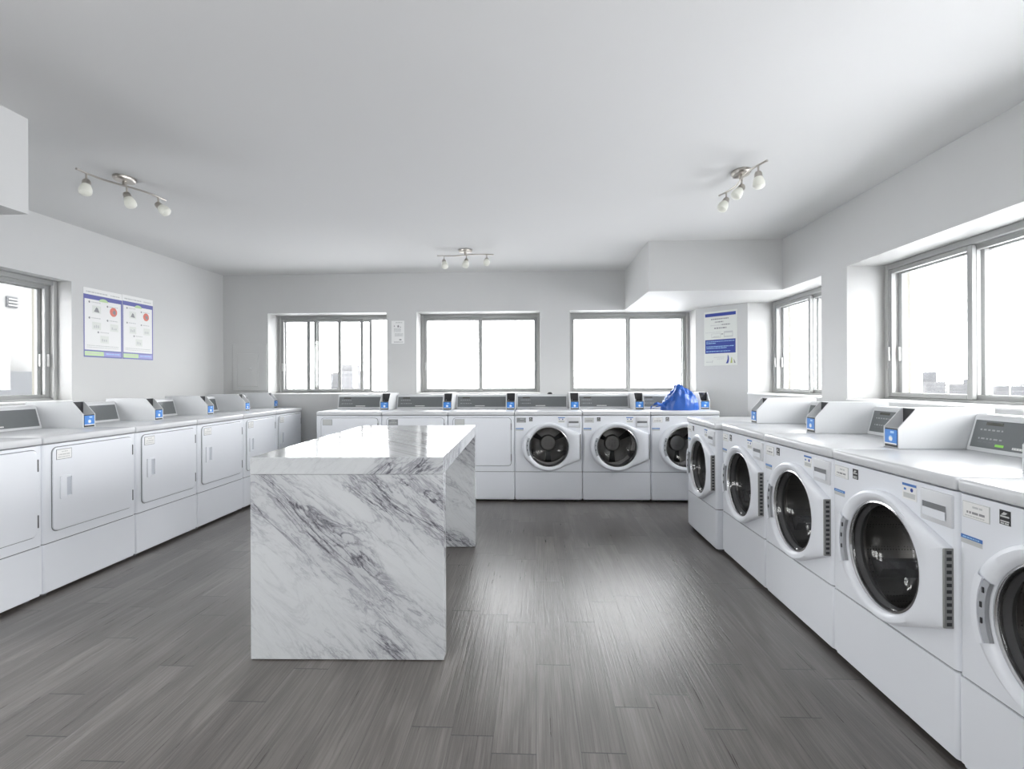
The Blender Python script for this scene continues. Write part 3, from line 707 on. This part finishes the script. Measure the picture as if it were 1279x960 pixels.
# ------------------------------------------------------------------ blue plastic bag
def bag():
    from mathutils import noise as N
    m = mat('blue_plastic_film', lin((34, 86, 168)), .3, spec=.5, noise=.12, nscale=18)
    m.node_tree.nodes['Principled BSDF'].inputs['Subsurface Weight'].default_value = .0
    root = empty('plastic_bag', (1.508, 5.485, .9185)); tag(root, 'crumpled blue plastic bag lying on the right end washer of the back row', 'bag')
    P = [(-1, .055), (-.76, .10), (-.46, .155), (-.30, .19), (-.20, .245), (-.08, .26), (.1, .235), (.35, .195), (.6, .165), (.85, .13), (1, .07)]
    def prof(u):
        for (a, b), (c, d) in zip(P, P[1:]):
            if a <= u <= c: return b + (d - b) * (u - a) / (c - a)
        return .05
    mb = MB(); nr, na = 40, 150; loops = []
    rid = lambda x, y, z: 1 - 2 * abs(N.noise(Vector((x, y, z))))
    for i in range(nr + 1):
        t = i / nr; l = []
        for k in range(na):
            a = 2 * math.pi * k / na; c, s = math.cos(a), math.sin(a); tt = max(t, .02) ** .8
            ux = -.12 * (1 - tt) + c * tt; x = .196 * ux; y = .115 * s * tt
            env = max(0, 1 - t ** 5) ** .5; h = prof(ux) * env * (1 - .30 * (tt * abs(s)) ** 2)
            # creases gathered toward the top and crumples between them, pushed outward from the middle
            g = rid(a * 2.3 + .8 * t, t * 1.1, 2.7) * .55 + rid(x * 17, h * 17, y * 17 + 4) * .40 + rid(x * 38, h * 38 + 9, y * 38) * .18
            w = math.sin(math.pi * min(1, .06 + t * .94)) ** .45; o = Vector((x, y, h - .03)); o = o.normalized() if o.length > 1e-6 else Vector((0, 0, 1))
            p = Vector((x, y, h)) + o * (g - .25) * .034 * w
            l.append((p.x, p.y, max(.002, p.z)) if i < nr else (x * 1.0, y, 0))
        loops.append(l)
    mb.loft(loops, m, True, True, True); mb.build('bag_body', root, ang=40)
    # two drawn-out carrier handles on the left
    for pts, w in (([(-.15, -.06, .03), (-.20, -.07, .055), (-.25, -.075, .072), (-.285, -.07, .060), (-.305, -.07, .036), (-.315, -.07, .020)], .016), ([(-.10, -.05, .11), (-.16, -.06, .085), (-.21, -.065, .05), (-.26, -.07, .035), (-.29, -.08, .018)], .012)):
        h = MB(); L = []
        for i, p in enumerate(pts):
            p = Vector(p); tw = i * .9; o = Vector((0, math.cos(tw), math.sin(tw))) * w
            L.append([p - o, p - o * .2 + Vector((.004, 0, .005)), p + o, p + Vector((0, .002, -.003))])
        h.loft(L, m, True, True, True); h.build('bag_handle', root, ang=30)
bag()

# ------------------------------------------------------------------ outside
def tower(cx, cy, wid, dep, top, label, floors, bays, pent=None, col='concrete', base=-45):
    root = empty('apartment_tower', (cx, cy, base), math.atan2(cy, cx) - math.pi / 2)
    tag(root, label, 'building', 'hazy towers on the skyline'); h = top - base
    MB().box(-wid / 2, wid / 2, 0, dep, 0, h, M[col]).build('facade', root, smooth=False)
    if pent:
        a, b, ph, mm = pent; MB().box(a * wid - wid / 2, b * wid - wid / 2, dep * .2, dep * .8, h, h + ph, M[mm]).build('penthouse', root, smooth=False)
    for i in range(floors):
        z = h - 3.2 * (i + 1) - .6; mb = MB()
        for k in range(bays):
            x = -wid / 2 + wid * (k + .2) / bays; mb.box(x, x + wid * (.6 if bays > 1 else .9) / bays, -.15, .05, z, z + 1.5, M['farglass'])
        mb.build('window_band', root, smooth=False)
def at(u, D):
    t = math.atan((u - 639.5) / 648.17) - .0438; return (D * math.sin(t), D * math.cos(t))
HZ = 1.2285
def far(u0, u1, v, D, label, floors, bays, pent=None, col='concrete'):
    hz = 475.3 - .0043 * ((u0 + u1) / 2 - 639.5); k = D / math.hypot(648.17, (u0 + u1) / 2 - 639.5)
    x, y = at((u0 + u1) / 2, D)
    tower(x, y, (u1 - u0) * k * math.cos(math.atan(((u0 + u1) / 2 - 639.5) / 648.17)), 18, HZ + (hz - v) * k, label, floors, bays, pent, col)
far(1152, 1181, 476.5, 620, 'hazy pale tower with grey rooftop block, leftmost in the near right window', 9, 1, (.0, .62, 9, 'farroof'))
far(1185, 1203, 479, 700, 'hazy pale tower with small dotted windows beside the banded tower', 7, 5)
far(1203, 1219, 473.5, 650, 'hazy pale slab tower just left of the middle window stile', 8, 4)
far(1220, 1243, 466.5, 560, 'hazy tall tower with dark rooftop right of the middle window stile', 10, 6, (.1, .9, 3, 'farroof'))
far(1243, 1261, 474, 600, 'hazy gridded tower at the right part of the near right window', 9, 5)
far(1262, 1300, 479, 900, 'faint wide grey building far off at the right photo edge', 6, 1, None, 'farroof')
far(424, 456, 463, 420, 'hazy building with rows of small windows seen through the open sliding window', 6, 5, (.05, .8, 5, 'concrete'))
far(413, 424, 465, 460, 'hazy narrow building beside the dotted building behind the sliding window', 6, 2)
# neighbouring wing outside the left window
nw = empty('neighbouring_wing', (-9.5, 4.0, -20)); tag(nw, 'pale facade of the neighbouring wing outside the left window', 'building')
MB().box(-3, 0, -4, 6.6, 0, 26, M['wing']).build('facade', nw, smooth=False)
MB().box(.02, .3, -4, 5.31, 0, 20 + 1.43, M['wingroof']).build('parapet', nw, smooth=False)
v = MB().box(0, .03, 4.92, 5.12, 22.60, 22.79, M['wingroof'])
for i in range(3): v.box(.03, .05, 4.935, 5.105, 22.62 + .055 * i, 22.65 + .055 * i, M['wing'])
v.build('wall_vent', nw, smooth=False)

# ------------------------------------------------------------------ light
w = bpy.data.worlds.new('overcast_sky'); sc.world = w; w.use_nodes = True; nt = w.node_tree; bg = nt.nodes['Background']
tc = nt.nodes.new('ShaderNodeTexCoord'); sp = nt.nodes.new('ShaderNodeSeparateXYZ'); rp = nt.nodes.new('ShaderNodeValToRGB'); mr = nt.nodes.new('ShaderNodeMapRange')
nt.links.new(tc.outputs['Generated'], sp.inputs[0]); nt.links.new(sp.outputs[2], mr.inputs[0]); mr.inputs[1].default_value = -1; mr.inputs[2].default_value = 1
nt.links.new(mr.outputs[0], rp.inputs[0]); nt.links.new(rp.outputs[0], bg.inputs[0])
e = rp.color_ramp.elements; e[0].position = 0; e[0].color = (.60, .61, .63, 1); e[1].position = 1; e[1].color = (.98, .99, 1.01, 1)
k = e.new(.485); k.color = (.72, .73, .76, 1); k = e.new(.52); k.color = (.985, .99, 1.0, 1)
# sky brightened toward the right (+X) and rear to even out the room light
def lobe(d, k):
    dt = nt.nodes.new('ShaderNodeVectorMath'); dt.operation = 'DOT_PRODUCT'; nt.links.new(tc.outputs['Generated'], dt.inputs[0])
    dt.inputs[1].default_value = Vector(d).normalized()
    return math_node(nt, 'MULTIPLY', math_node(nt, 'MAXIMUM', dt.outputs['Value'], 0), k)
sky = math_node(nt, 'ADD', math_node(nt, 'ADD', lobe((1, 0, .1), .45), lobe((-.2, -1, .1), .4)), .95)
nt.links.new(math_node(nt, 'MULTIPLY', sky, 12.5), bg.inputs[1])

def portal(loc, rot, sx, sy):
    l = bpy.data.lights.new('window_portal', 'AREA'); l.shape = 'RECTANGLE'; l.size = sx; l.size_y = sy; l.cycles.is_portal = True
    o = bpy.data.objects.new('window_portal', l); C.objects.link(o); o.location = loc; o.rotation_euler = rot
zc, zh = (ZS + ZT) / 2, ZT - ZS
for a, b in BW: portal(((a + b) / 2, YB + .44, zc), (R(-90), 0, 0), b - a, zh)
for a, b in RW: portal((XR + .44, (a + b) / 2, zc if a > 2.4 else 1.4), (R(90), 0, R(90)), a - b, zh if a > 2.4 else 1.6)
for a, b in LW: portal((XL - .33, (a + b) / 2, zc if b > 2.4 else 1.4), (R(90), 0, R(-90)), b - a, zh if b > 2.4 else 1.6)

# ------------------------------------------------------------------ camera
cam = bpy.data.cameras.new('camera'); co = bpy.data.objects.new('camera', cam); C.objects.link(co)
cam.sensor_width = 36; cam.lens = 36 * 648.17 / 1279; cam.shift_y = -4.66 / 1279; cam.clip_end = 5000; cam.clip_start = .02
co.matrix_world = Matrix.Translation((0, 0, HZ)) @ Matrix.Rotation(.0438, 4, 'Z') @ Matrix.Rotation(R(90), 4, 'X') @ Matrix.Rotation(-.0043, 4, 'Z')
sc.camera = co
sc.view_settings.view_transform = 'Standard'; sc.view_settings.look = 'None'; sc.view_settings.gamma = 1; sc.view_settings.use_curve_mapping = False
sc.view_settings.exposure = 0.08
cy = sc.cycles; cy.use_denoising = True; cy.max_bounces = 12; cy.diffuse_bounces = 8; cy.glossy_bounces = 5; cy.transparent_max_bounces = 16
cy.sample_clamp_indirect = 8; cy.caustics_reflective = False; cy.caustics_refractive = False
